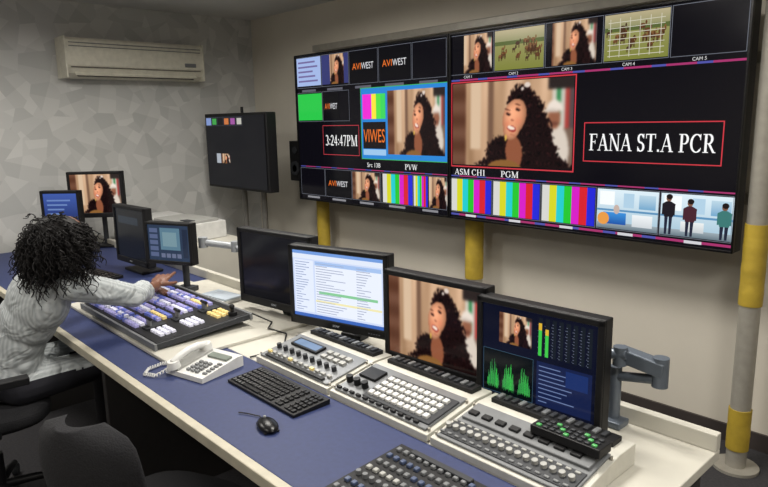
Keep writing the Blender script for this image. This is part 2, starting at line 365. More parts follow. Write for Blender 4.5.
# ---------------------------------------------------------------- desk
b=MB('control_desk')
DX0,DX1=-5.25,-.56
b.box(((DX0+DX1)/2,1.02,.735),(DX1-DX0,.40,.03),BLUE)
b.box(((DX0+DX1)/2,.805,.733),(DX1-DX0,.03,.036),EDGE)
b.box(((DX0-3.4)/2,1.49,.735),(-3.4-DX0,.54,.03),BLUE)
b.box(((-3.4+DX1)/2,1.49,.735),(DX1+3.4,.54,.03),BEIGE)
b.box((-2.83,1.29,.757),(1.14,.66,.014),BEIGE)
b.box(((DX0+DX1)/2,1.745,.775),(DX1-DX0,.03,.05),BEIGE)
for x in (-5.2,-3.95,-2.62,-1.35,-.6): b.box((x,1.27,.36),(.035,.86,.72),DARKP)
b.box(((DX0+DX1)/2,1.60,.42),(DX1-DX0-.06,.02,.58),DARKP)
b.done(.003)

# ---------------------------------------------------------------- video wall
def vw_header(c,x0,z0,x1,z1,cs=((160,50,104),(76,80,160))):
    n=24
    for i in range(n): c.quad(x0+(x1-x0)*i/n,z0,x0+(x1-x0)*(i+1)/n,z1,cs[0] if (i%3) else cs[1],2)
def vw(x0,x1,side):
    cx=(x0+x1)/2; cz=1.595; W=x1-x0; H=1.11
    e=empty('video_wall_display',T(cx,3.05,cz))
    b=MB('housing')
    b.box((0,.045,0),(W-.004,.085,H+.01),BLACK); b.box((0,.10,0),(W*.7,.04,H*.6),DGREY)
    t=.012
    for (c,d) in [((0,-.004,H/2),(W-.004,.02,t)),((0,-.004,-H/2),(W-.004,.02,t)),((-W/2+.006,-.004,0),(.01,.02,H)),((W/2-.006,-.004,0),(.01,.02,H))]: b.box(c,d,BLACKG)
    b.done(.002,parent=e)
    c=Canvas(W,H)
    def q(f,*a,**k):
        return f(a[0]-cx,a[1]-cz,a[2]-cx,a[3]-cz,*a[4:],**k)
    c.quad(-W/2+.012,-H/2+.006,W/2-.012,H/2-.006,(8,7,13),0)
    LN=(110,114,124)
    if side=='L':
        X=[-4.245,-3.93,-3.61,-3.30,-2.98,-2.68]
        q(c.quad,X[0],1.92,X[1]-.01,2.13,(156,176,220))
        for k in range(5): q(c.quad,X[0]+.02,1.95+k*.035,X[1]-.05-.03*(k%3),1.963+k*.035,(110,100,150),2)
        q(c.quad,X[1],1.92,X[2]-.01,2.13,(52,56,108)); q(c.portrait,X[1]+.1,1.92,X[2]-.06,2.13,res=LO,uv=(.3,.85))
        for a in (2,3): q(c.logo,X[a],1.92,X[a+1]-.01,2.13)
        for a in range(5):
            q(c.frame,X[a],1.905,X[a+1]-.008,2.135,.0025,LN); q(c.quad,X[a]+.06,1.875,X[a+1]-.08,1.892,(90,90,100))
        q(c.quad,X[0],1.66,X[1]-.01,1.86,(40,190,70),2); q(c.logo,X[1],1.66,X[2]-.12,1.86)
        q(c.frame,X[1],1.65,-3.62,1.87,.0025,LN); q(c.frame,X[0],1.65,X[1]-.008,1.87,.0025,LN)
        q(c.frame,X[1]-.01,1.40,-3.52,1.62,.004,(190,60,70)); c.serif('3:24:47PM',-3.91-cx,1.47-cz,.078,.37,(232,232,232),3)
        q(c.quad,-3.49,1.385,-2.68,1.87,(40,128,205),1)
        q(c.bars,-3.475,1.66,-3.24,1.83,cols=[(230,40,205),(230,40,205),(240,220,60),(80,215,70),(60,205,90)])
        q(c.quad,-3.475,1.455,-3.24,1.64,(24,18,18),2); c.text('VIWES',-3.47-cx,1.50-cz,.13,(230,114,40),3,fit=.22)
        q(c.quad,-3.475,1.41,-3.24,1.45,(150,190,225),2)
        q(c.portrait,-3.22,1.42,-2.70,1.845,res=(110,70)); q(c.frame,-3.495,1.38,-2.672,1.875,.005,(60,170,90),4)
        c.text('Src 13B',-3.44-cx,1.325-cz,.045,(225,225,225)); c.serif('PVW',-3.06-cx,1.322-cz,.036,.12,(225,225,225))
        Z0,Z1=1.085,1.285
        q(c.logo,X[1],Z0,X[2]-.01,Z1); q(c.portrait,X[2],Z0,X[3]-.01,Z1,res=LO); q(c.bars,X[3]+.02,Z0,X[4]-.01,Z1); q(c.bars,X[4],Z0,X[4]+.13,Z1)
        q(c.portrait,X[4]+.14,Z0,X[5],Z1,res=LO,uv=(.2,.95))
        for a in range(5): q(c.frame,X[a],Z0-.006,X[a+1]-.006,Z1+.006,.0025,LN); q(c.quad,X[a]+.08,1.055,X[a+1]-.08,1.07,(130,130,135))
        vw_header(c,-4.24-cx,1.30-cz,-2.68-cx,1.306-cz)
    else:
        X=[-2.65,-2.325,-1.99,-1.655,-1.325,-.995]
        q(c.portrait,X[0]+.10,1.915,X[1]-.02,2.13,res=LO,uv=(.2,.95)); q(c.field,X[1],1.915,X[2]-.01,2.13); q(c.portrait,X[2]+.04,1.915,X[3]-.04,2.13,res=LO,uv=(.1,1)); q(c.field,X[3],1.915,X[4]-.01,2.13)
        for i in range(7): q(c.quad,X[3]+.02,1.935+i*.026,X[3]+.30,1.938+i*.026,(200,196,176),5)
        for i in range(6): q(c.quad,X[3]+.03+i*.05,1.93,X[3]+.033+i*.05,2.11,(200,196,176),5)
        for a in range(5): q(c.frame,X[a],1.908,X[a+1]-.006,2.136,.0025,LN); c.text('CAM %d'%(a+1),X[a]+.1-cx,1.886-cz,.022,(210,210,210))
        vw_header(c,-2.65-cx,1.871-cz,-.995-cx,1.881-cz)
        q(c.portrait,-2.635,1.375,-1.81,1.855,res=(190,120)); q(c.frame,-2.648,1.36,-1.797,1.866,.007,(200,56,66),4)
        c.serif('ASM CH1',-2.62-cx,1.312-cz,.036,.24,(230,230,230)); c.serif('PGM',-2.27-cx,1.312-cz,.036,.125,(230,230,230))
        q(c.frame,-1.745,1.42,-1.065,1.62,.005,(200,56,66),3)
        c.serif('FANA ST.A PCR',-1.715-cx,1.478-cz,.084,.62,(240,240,240),3)
        Z0,Z1=1.085,1.285
        for a in range(3): q(c.bars,X[a]+.005,Z0,X[a+1]-.012,Z1)
        q(c.office,X[3],Z0,X[4]-.01,Z1); c.office(X[4]-cx,Z0-cz,X[5]-cx,Z1-cz,v=1)
        for a in range(5): q(c.frame,X[a],Z0-.006,X[a+1]-.006,Z1+.006,.0025,LN)
        vw_header(c,-2.65-cx,1.300-cz,-.995-cx,1.307-cz); vw_header(c,-2.65-cx,1.058-cz,-.995-cx,1.07-cz)
        for a in range(5): q(c.quad,X[a]+.12,1.056,X[a]+.2,1.07,(200,200,205),4)
    c.build(e,yoff=-.002)
vw(-4.265,-2.662,'L'); vw(-2.658,-.985,'R')

# support poles with yellow tape and mounting rails
def pole(x,y,top,tapes,r=.042):
    b=MB('support_pole'); b.cyl((0,0,.012),(0,0,top),r,STEEL,n=24); b.cyl((0,0,0),(0,0,.014),.1,STEEL,n=24)
    for (a,c) in tapes:
        n=max(1,int((c-a)/.05))
        for i in range(n): 
            z0=a+(c-a)*i/n; z1=a+(c-a)*(i+1)/n; b.cyl((0,0,z0),(0,0,z1),r+.005+.0015*(i%2),YEL,r1=r+.004+.0015*((i+1)%2),n=24)
    b.done(matrix=T(x,y,0))
pole(-4.2,3.22,2.12,[(.55,1.1)],.048); pole(-2.6,3.22,2.12,[(.62,1.1)],.055); pole(-.915,3.1,2.45,[(.80,1.17),(.10,.30)],.044)
b=MB('video_wall_mount_rail')
for z in (1.25,1.9,2.235): b.box((-2.62,3.325,z),(3.5,.05,.05),STEEL)
b.done(.004)

# multiviewer TV on stand in the corner
e=empty('television_on_stand',T(-4.70,2.72,1.42))
b=MB('housing'); W,H=.96,.62
b.box((0,.05,0),(W,.09,H),BLACK); b.box((0,.11,-.05),(W*.6,.05,H*.6),BLACK)
for x in (-.155,.15): 
    b.cyl((x,.16,-1.40),(x,.16,.1),.024,STEELD)
b.box((0,.16,-1.405),(.6,.42,.03),DGREY); b.box((0,.15,.0),(.4,.03,.12),DGREY); b.cyl((-.02,.1,.3),(-.02,.1,.36),.012,BLACK)
b.done(.006,parent=e)
c=Canvas(W,H); c.quad(-W/2+.02,-H/2+.02,W/2-.02,H/2-.02,(14,15,20),0)
for i in range(6):
    x0=-W/2+.03+i*.10; c.frame(x0,.21,x0+.095,.28,.002,(70,74,88),2)
    if i in(0,): c.quad(x0+.005,.215,x0+.09,.275,(120,140,190))
    if i in(1,3,4,5): c.quad(x0+.01,.22,x0+.08,.27,[(0,0,0),(60,150,70),0,(190,110,60),(150,80,150),(180,180,170)][i])
c.portrait(-.22,-.10,-.08,-.02,res=LO); c.quad(-.30,-.10,-.23,-.02,(160,166,175)) 
c.build(e,yoff=-.001)
b=MB('wall_speaker'); b.box((0,0,0),(.16,.15,.33),BLACK); b.cyl((0,-.075,-.06),(0,-.085,-.06),.058,DGREY,n=24); b.cyl((0,-.085,-.06),(0,-.078,-.06),.03,BLACKG); b.cyl((0,-.075,.09),(0,-.083,.09),.028,DGREY); b.box((0,.105,0),(.04,.09,.06),DGREY)
b.done(.006,matrix=T(-4.43,3.20,1.33))

# air conditioner
b=MB('air_conditioner'); AC=mat('aged_white_plastic',(206,202,186),.45)
prof=[(0,.29),(.17,.29),(.195,.27),(.205,.20),(.20,.09),(.17,.03),(.12,0),(0,0)]
b.prism(prof,-.555,.555,AC,axis='y')
for zz in (.25,.225): b.box((.205,0,zz),(.008,1.05,.006),GREY)
b.box((.196,0,.075),(.02,1.04,.006),mat('ac_slot',(90,86,80),.6)); b.box((.172,0,.035),(.05,.98,.008),AC,rot=Matrix.Rotation(.9,3,'Y')); b.box((.15,0,.02),(.045,.94,.004),mat('ac_slot',(90,86,80),.6),rot=Matrix.Rotation(.6,3,'Y'))
for y in (-.55,.55): b.box((.1,y,.145),(.215,.012,.30),AC)
b.box((.207,.43,.12),(.004,.1,.03),GREY)
b.done(.006,matrix=T(XL,2.185,2.01))

# ---------------------------------------------------------------- desk monitors
def monitor(name,pos,yaw,w,h,content,stand='arm',depth=.045,bez=.02,tilt=0,label=True,body=BLACK,deskz=.75,chin=.035):
    M=T(*pos)@RZ(yaw)@RX(-tilt); e=empty(name,M)
    b=MB('housing'); b.box((0,depth/2+.002,0),(w,depth,h),body); b.box((0,depth+.02,-.01),(w*.6,.05,h*.6),body)
    for (c,d) in [((0,-.003,h/2-bez/2),(w,.012,bez)),((0,-.003,-h/2+chin/2),(w,.012,chin)),((-w/2+bez/2,-.003,0),(bez,.012,h)),((w/2-bez/2,-.003,0),(bez,.012,h))]: b.box(c,d,body)
    if stand in('arm','foot'):
        zb=deskz-pos[2]
        b.box((0,depth+.045,-.02),(.1,.03,.1),DGREY)
        b.cyl((0,depth+.07,zb+.012),(0,depth+.07,0),.018,DGREY)
        if stand=='arm': b.box((0,depth+.07,zb+.014),(.10,.07,.026),DGREY)
        else: b.box((0,depth+.02,zb+.010),(.24,.14,.016),body)
    b.done(.004,parent=e)
    c=Canvas(w,h); x0,x1,z0,z1=-w/2+bez,w/2-bez,-h/2+chin,h/2-bez
    c.quad(x0,z0,x1,z1,(10,10,14),0); content(c,x0,z0,x1,z1)
    if label: c.text('SONY',-.02,-h/2+chin*.4,.013,(150,150,150),24)
    for i in range(5): c.quad(w/2-.09+i*.012,-h/2+chin*.4,w/2-.084+i*.012,-h/2+chin*.5,(70,70,74),24)
    c.build(e,yoff=-.001)
    return e
def c_black(c,x0,z0,x1,z1): c.grad(x0,z0,x1,z1,(12,12,16),(18,18,23),1)
def c_port(c,x0,z0,x1,z1): c.portrait(x0,z0,x1,z1)
def c_sheet(c,x0,z0,x1,z1):
    w=x1-x0;h=z1-z0; c.quad(x0,z0,x1,z1,(200,212,238),1)
    c.quad(x0,z1-h*.05,x1,z1,(110,150,215),2); c.quad(x0,z1-h*.12,x1,z1-h*.05,(218,226,240),2); c.quad(x0,z0,x1,z0+h*.05,(60,100,180),2)
    c.quad(x0+w*.02,z0+h*.08,x0+w*.24,z1-h*.14,(220,228,244),2)
    r=random.Random(3)
    for i in range(20):
        z=z0+h*(.1+.038*i); c.quad(x0+w*.03,z,x0+w*(.08+r.random()*.12),z+h*.010,(130,146,186),3)
        c.quad(x0+w*.27,z,x0+w*(.36+r.random()*.25),z+h*.010,(150,158,186),4)
        c.quad(x0+w*.72,z,x0+w*(.76+r.random()*.12),z+h*.010,(150,158,186),4)
    c.quad(x0+w*.26,z0+h*.08,x1-w*.02,z1-h*.14,(226,232,244),3); c.quad(x0+w*.30,z1-h*.62,x1-w*.06,z1-h*.58,(130,196,146),4); c.quad(x0+w*.26,z0+h*.25,x1-w*.02,z0+h*.28,(232,224,170),4)
    c.quad(x0+w*.26,z1-h*.2,x1-w*.02,z1-h*.14,(160,188,230),4)
def c_wave(c,x0,z0,x1,z1):
    w=x1-x0;h=z1-z0; c.quad(x0,z0,x1,z1,(10,14,32),1)
    c.quad(x0+w*.01,z0+h*.02,x0+w*.48,z0+h*.50,(4,10,12),2); c.frame(x0+w*.01,z0+h*.02,x0+w*.48,z0+h*.50,.0012,(60,90,110),3)
    c.portrait(x0+w*.16,z0+h*.60,x0+w*.46,z0+h*.93,res=LO)
    r=random.Random(5)
    for g in range(3):
        for i in range(34):
            xx=x0+w*(.05+g*.145+i*.0034); t=i/34; a=(abs(math.sin(i*.55+g))*.5+.5)*(math.sin(t*3.1)**.5)*.34*(.6+.4*r.random()); lo=z0+h*.06+r.random()*h*.04
            c.quad(xx,lo,xx+w*.0022,lo+h*a,(60,int(130+r.random()*90),80),3)
    for i in range(8):
        xx=x0+w*(.52+i*.058); k=.55+.4*r.random() if i<2 else .3
        c.quad(xx,z0+h*.56,xx+w*.035,z0+h*.96,(20,26,34),2)
        if i<2: c.quad(xx,z0+h*.56,xx+w*.028,z0+h*(.56+.3*k),(60,190,70),3); c.quad(xx,z0+h*(.56+.3*k),xx+w*.028,z0+h*(.56+.38*k),(210,170,50),3)
        else:
            for j in range(12): c.quad(xx,z0+h*(.57+.031*j),xx+w*.010,z0+h*(.575+.031*j),(110,116,140),3)
        for j in range(6): c.quad(xx-w*.008,z0+h*(.58+.06*j),xx-w*.002,z0+h*(.585+.06*j),(110,120,140),3)
    c.quad(x0+w*.51,z0+h*.03,x0+w*.97,z0+h*.50,(20,30,66),2)
    for j in range(9): c.quad(x0+w*.53,z0+h*(.07+.047*j),x0+w*(.6+.3*r.random()),z0+h*(.08+.047*j),(100,118,160),3)
    c.quad(x0+w*.76,z0+h*.3,x0+w*.94,z0+h*.47,(24,44,96),4)
def c_touch(c,x0,z0,x1,z1):
    w=x1-x0;h=z1-z0; c.quad(x0,z0,x1,z1,(40,54,76),1); c.quad(x0+w*.3,z0+h*.3,x0+w*.78,z1-h*.08,(84,116,134),2); c.quad(x0+w*.36,z0+h*.4,x0+w*.7,z1-h*.2,(110,138,148),3)
    for i in range(5): c.quad(x0+w*.04,z0+h*(.1+.17*i),x0+w*.24,z0+h*(.22+.17*i),(80,92,124),2)
    for i in range(4): c.quad(x0+w*(.3+.13*i),z0+h*.08,x0+w*(.4+.13*i),z0+h*.2,(96,104,130),2)
    c.quad(x0+w*.84,z0+h*.1,x0+w*.96,z1-h*.1,(30,40,60),2)
def c_blue(c,x0,z0,x1,z1):
    w=x1-x0;h=z1-z0; c.grad(x0,z0,x1,z1,(30,44,96),(60,86,160),1)
    for i in range(4): c.quad(x0+w*.1,z0+h*(.2+.17*i),x0+w*(.5+.1*i),z0+h*(.26+.17*i),(100,126,180),2)
def c_side(c,x0,z0,x1,z1):
    w=x1-x0;h=z1-z0; c.quad(x0,z0,x1,z1,(16,19,24),1); c.quad(x0+w*.1,z1-h*.3,x0+w*.8,z1-h*.15,(36,44,54),2)

monitor('broadcast_monitor',(-2.43,1.57,.985),7,.50,.36,c_black)
monitor('computer_monitor',(-1.95,1.55,.985),14,.49,.335,c_sheet,label=True,body=BLACK)
monitor('broadcast_monitor',(-1.43,1.55,.955),4,.44,.34,c_port)
monitor('broadcast_monitor',(-1.015,1.55,.935),3,.42,.345,c_wave)
monitor('computer_monitor',(-3.90,1.50,.985),3,.42,.36,c_side,'foot')
monitor('touchscreen_monitor',(-3.14,1.40,1.045),25,.29,.22,c_touch,'arm',bez=.014,chin=.02,label=False,deskz=.764)
monitor('computer_monitor',(-4.90,1.66,1.15),50,.40,.34,c_port,'foot',label=False,deskz=.75)
monitor('computer_monitor',(-4.80,1.38,1.09),44,.28,.24,c_blue,'foot',label=False)

# articulated monitor arms
def arm(name,pts,r,m,base):
    b=MB(name)
    for a,c in zip(pts[:-1],pts[1:]): b.cyl(a,c,r,m,n=14)
    for p in pts: b.cyl((p[0],p[1],p[2]-r*1.5),(p[0],p[1],p[2]+r*1.5),r*1.35,m,n=18)
    if base: b.cyl((base[0],base[1],.751),(base[0],base[1],pts[-1][2]),r*.8,m); b.cyl((base[0],base[1],.751),(base[0],base[1],.765),.03,m)
    b.done(.002)
ARMG=mat('arm_grey',(156,160,164),.4,.3); ARMD=mat('arm_blue_grey',(96,104,114),.35,.3)
arm('monitor_arm',[(-3.06,1.55,1.04),(-2.92,1.66,1.02),(-2.72,1.69,.98)],.018,ARMG,(-2.72,1.69))
b=MB('monitor_arm')
b.cyl((-.90,1.66,.97),(-.80,1.68,.98),.016,ARMD); b.box((-.765,1.70,.965),(.14,.045,.042),ARMD,rot=Matrix.Rotation(.12,3,'Y')); b.cyl((-.71,1.70,.905),(-.71,1.70,.99),.022,ARMD,n=20)
b.cyl((-.71,1.70,.925),(-.84,1.70,.90),.014,ARMD); b.cyl((-.84,1.70,.752),(-.84,1.70,.93),.018,ARMD,n=20); b.box((-.84,1.69,.762),(.08,.06,.02),ARMD); b.cyl((-.82,1.68,.945),(-.82,1.68,1.0),.020,ARMD,n=20)
b.done(.004)

# ---------------------------------------------------------------- production switcher
LIT=[mat('lit_key_violet',(150,146,196),.4,emit=.22),mat('lit_key_white',(206,206,220),.4,emit=.25),mat('lit_key_blue',(96,108,184),.4,emit=.2),mat('lit_key_amber',(220,196,130),.4,emit=.22)]
LEDG=mat('green_led_key',(70,150,80),.4,emit=.2)
b=MB('production_switcher')
b.M=T(-3.25,.98,.766)@Matrix.Rotation(math.radians(4),4,'X')
b.box((.425,.22,.012),(.85,.44,.024),DGREY); b.box((.425,.22,.0245),(.83,.42,.004),BLACK)
for yb in (.0,.44): b.box((.425,yb,.012),(.86,.012,.03),GREY)
r=random.Random(2)
for bank in range(4):
    y0=.034+bank*.1
    for row in range(3):
        for i in range(24):
            if i in (8,17): continue
            u=r.random(); m=LIT[1] if row==1 and u<.8 else (LIT[0] if u<.7 else LIT[2])
            if i>17 and row==1: m=LIT[3] if bank%2 else LIT[1]
            b.box((.022+i*.0245,y0+row*.026,.033),(.0185,.0195,.014),m,taper=.88)
for k in range(3):
    b.box((.64,.09+k*.13,.03),(.05,.09,.008),DGREY); b.box((.64,.07+k*.13,.05),(.035,.010,.03),GREY); b.cyl((.617,.07+k*.13,.068),(.663,.07+k*.13,.068),.007,BLACK)
    for i in range(4):
        for j in range(3): b.box((.70+i*.026,.06+k*.13+j*.026,.032),(.020,.019,.012),LIT[1] if k<2 else LIT[3],taper=.85)
b.cyl((.80,.38,.02),(.80,.38,.04),.02,BLACK,n=20); b.cyl((.80,.38,.04),(.80,.38,.06),.008,BLACK); b.ball((.80,.38,.065),.012,BLACK)
b.done(.0012,seg=1)

# ---------------------------------------------------------------- rack control panels along the desk
def panel(name,x0,x1,kind):
    b=MB(name); W=x1-x0-.012
    b.M=T(x0+.006,1.22,.751)
    prof=[(0,0),(0,.022),(.215,.060),(.30,.060),(.30,0)]
    b.prism(prof,0,W,CREAM)
    b.M=b.M@T(0,0,.022)@Matrix.Rotation(math.atan2(.038,.215),4,'X')
    b.box((W/2,.107,.004),(W-.03,.19,.008),SILVER if kind!=3 else GREY)
    Z=.012
    if kind==1:
        b.box((W*.32,.15,Z),(.16,.05,.01),BLACKG); b.box((W*.32,.15,Z+.0055),(.14,.036,.001),mat('small_lcd',(80,104,136),.3,emit=.15))
        for i in range(9): b.cyl((.04+i*.042,.085,.008),(.04+i*.042,.085,.026),.009,DGREY,n=12)
        for i in range(12): b.box((.035+i*.033,.045,Z),(.018,.011,.01),LGREY if i%4 else LIT[3])
        for i in range(4):
            for j in range(2): b.box((W*.6+i*.035,.13+j*.03,Z),(.024,.018,.01),LGREY)
        b.box((W*.5,.022,Z),(W*.8,.014,.006),BLACK)
    if kind==2:
        b.box((.07,.14,Z),(.08,.06,.01),BLACKG)
        for i in range(3): b.cyl((.03+i*.038,.07,.008),(.03+i*.038,.07,.03),.012,BLACK,n=14)
        b.box((.28,.10,Z-.002),(.29,.14,.006),DGREY)
        for i in range(10):
            for j in range(4): b.box((.155+i*.0265,.055+j*.03,Z+.003),(.021,.022,.012),WHITE,taper=.85)
        for i in range(12): b.box((.03+i*.032,.022,Z),(.020,.010,.008),BLACK)
    if kind==3:
        b.box((W/2,.06,Z-.003),(W-.04,.075,.004),DGREY)
        for i in range(16): b.cyl((.022+i*.026,.06,.008),(.022+i*.026,.06,.022),.0085,LGREY,n=12); b.box((.022+i*.026,.032,Z),(.015,.008,.006),GREY); b.box((.022+i*.026,.088,Z),(.015,.008,.006),LGREY)
        b.box((W/2,.14,Z),(W-.05,.055,.01),GREY)
        for i in range(8): b.box((.05+i*.047,.14,Z+.008),(.03,.02,.008),BLACK)
    for xx in (.008,W-.008):
        for yy in (.02,.19): b.cyl((xx+.0,yy,.0),(xx,yy,.010),.004,STEEL,n=8)
    b.M=T(x0+.006,1.22,.751)
    b.box((W/2,.262,.066),(W*.86,.05,.016),BLACK)
    for i in range(14): b.box((.05+i*.026,.262,.077),(.014,.03,.008),DGREY if i%3 else GREY)
    return b.done(.0015,seg=1)
panel('camera_control_panel',-2.05,-1.60,1); panel('routing_control_panel',-1.60,-1.145,2); panel('audio_control_panel',-1.145,-.68,3)

b=MB('intercom_keypad'); b.box((0,0,.014),(.20,.06,.024),BLACK)
for i in range(9):
    for j in range(3): b.box((-.08+i*.02,-.018+j*.018,.028),(.013,.011,.006),LEDG if (i+j)%4==0 else DGREY)
b.done(.002,matrix=T(-.80,1.385,.822))

# black audio mixer in foreground
b=MB('audio_mixer')
b.prism([(0,0),(0,.022),(.28,.036),(.28,0)],0,.56,BLACK)
b.M=T(0,0,.022)@Matrix.Rotation(math.atan2(.014,.28),4,'X')
SLATE=mat('slate_blue_key',(70,82,110),.4)
for i in range(22):
    x=.022+i*.0246
    for j in range(7):
        m=[GREY,SLATE,DGREY,LGREY,GREY,SLATE,GREY][(j+(i//5))%7]
        if j in (2,): b.cyl((x,.035+j*.036,0),(x,.035+j*.036,.012),.007,GREY,n=10)
        else: b.box((x,.035+j*.036,.004),(.015,.016,.008),m,taper=.85)
b.box((.16,.262,.006),(.2,.018,.01),DGREY)
b.done(.0012,seg=1,matrix=T(-1.15,.84,.751))

# ---------------------------------------------------------------- keyboards, mouse, phone, cables, papers
def keyboard(x,y,z,yaw,w=.44,d=.15):
    b=MB('computer_keyboard'); b.prism([(0,0),(0,.010),(d,.018),(d,0)],-w/2,w/2,BLACK)
    b.M=T(0,0,.010)@Matrix.Rotation(math.atan2(.008,d),4,'X')
    nx=21; p=(w-.02)/nx; kd=(d-.02)/6
    for j in range(6):
        for i in range(nx):
            if i in (14,17): 
                continue
            if j==0 and 4<=i<=9:
                if i==4: b.box((-w/2+.01+p*7,.014,.003),(p*5.8,.014,.006),BLACKG,taper=.9)
                continue
            b.box((-w/2+.01+p*(i+.5),.016+j*kd,.003),(p*.84,kd*.8,.006),BLACKG,taper=.85)
    b.done(.0012,seg=1,matrix=T(x,y,z)@RZ(yaw))
keyboard(-1.745,1.04,.751,0,.40,.145); keyboard(-3.98,1.22,.751,8,.40)
b=MB('computer_mouse'); b.ball((0,0,.008),(.030,.052,.016),BLACKG,24,14); b.box((0,0,.003),(.046,.085,.005),BLACK); b.cyl((-.004,.028,.023),(.004,.028,.023),.005,GREY,n=12)
b.tube([(0,.05,.008),(.0,.08,.004),(-.03,.12,.004),(-.05,.14,.004)],.002,RUB); b.done(.001,matrix=T(-1.55,.95,.751)@RZ(75))

b=MB('desk_telephone')
b.prism([(0,0),(0,.018),(.17,.042),(.20,.040),(.20,0)],-.098,.098,WHITE)
b.M=T(0,0,.018)@Matrix.Rotation(math.atan2(.024,.17),4,'X')
for i in range(3):
    for j in range(4): b.box((-.002+i*.023,.028+j*.020,.004),(.016,.013,.008),GREY,taper=.85)
for j in range(5): b.box((.08,.03+j*.018,.003),(.018,.009,.006),GREY)
b.box((.035,.145,.004),(.1,.03,.008),mat('phone_lcd',(110,118,110),.3))
b.box((-.062,.09,.004),(.056,.17,.008),LGREY)
b.tube([(-.062,.01,.024),(-.062,.045,.036),(-.062,.09,.040),(-.062,.135,.036),(-.062,.17,.024)],.014,WHITE,n=12)
b.cyl((-.062,.012,.006),(-.062,.012,.032),.026,WHITE,r1=.021,n=20); b.cyl((-.062,.168,.006),(-.062,.168,.032),.026,WHITE,r1=.021,n=20)
b.M=Matrix.Identity(4)
pts=[]
ctrl=[(-.062,.0,.03),(-.09,-.05,.009),(-.14,-.06,.009),(-.17,-.02,.009),(-.17,.04,.009),(-.14,.07,.009),(-.105,.06,.009)]
for k in range(181):
    t=k/180*(len(ctrl)-1); i=min(int(t),len(ctrl)-2); f=t-i; p=Vector(ctrl[i]).lerp(Vector(ctrl[i+1]),f); a=k*1.1
    pts.append(p+Vector((math.cos(a)*.005,math.sin(a)*.003,math.sin(a)*.005)))
b.tube(pts,.0024,WHITE,n=5)
b.done(.003,matrix=T(-2.09,.945,.751)@RZ(14))

b=MB('power_cable'); pts=[]
ctrl=[(-2.46,1.46,.80),(-2.36,1.50,.772),(-2.30,1.44,.772),(-2.22,1.48,.756),(-2.12,1.40,.756),(-2.08,1.30,.756),(-2.09,1.22,.756)]
for k in range(61):
    t=k/60*(len(ctrl)-1); i=min(int(t),len(ctrl)-2); f=t-i; f=f*f*(3-2*f); pts.append(Vector(ctrl[i]).lerp(Vector(ctrl[i+1]),f))
b.tube(pts,.0035,RUB); b.done()
b=MB('notebook_stack'); b.box((0,0,.008),(.21,.12,.015),WHITE); b.box((.01,.005,.021),(.2,.11,.01),mat('paper_cover',(170,180,190),.7)); b.done(.001,matrix=T(-2.9,1.54,.765)@RZ(8))
b=MB('side_cabinet'); b.box((-4.6,2.12,.42),(1.3,.46,.84),BEIGE)
for i in range(3): b.box((-5.03+i*.43,1.885,.42),(.40,.012,.76),CREAM); b.box((-4.88+i*.43,1.875,.6),(.015,.012,.1),STEEL)
b.done(.004)
b=MB('desktop_printer'); b.box((0,0,.06),(.44,.34,.12),WHITE); b.box((0,-.02,.13),(.40,.28,.02),LGREY); b.box((0,-.17,.04),(.34,.03,.03),DGREY); b.box((0,-.2,.02),(.28,.1,.008),WHITE); b.box((.15,-.10,.142),(.1,.06,.006),DGREY); b.done(.01,matrix=T(-4.35,2.10,.842)@RZ(6))
b=MB('document_box'); b.box((0,0,.05),(.3,.26,.1),CREAM); b.box((0,0,.105),(.31,.27,.02),WHITE); b.done(.003,matrix=T(-4.85,2.12,.842))

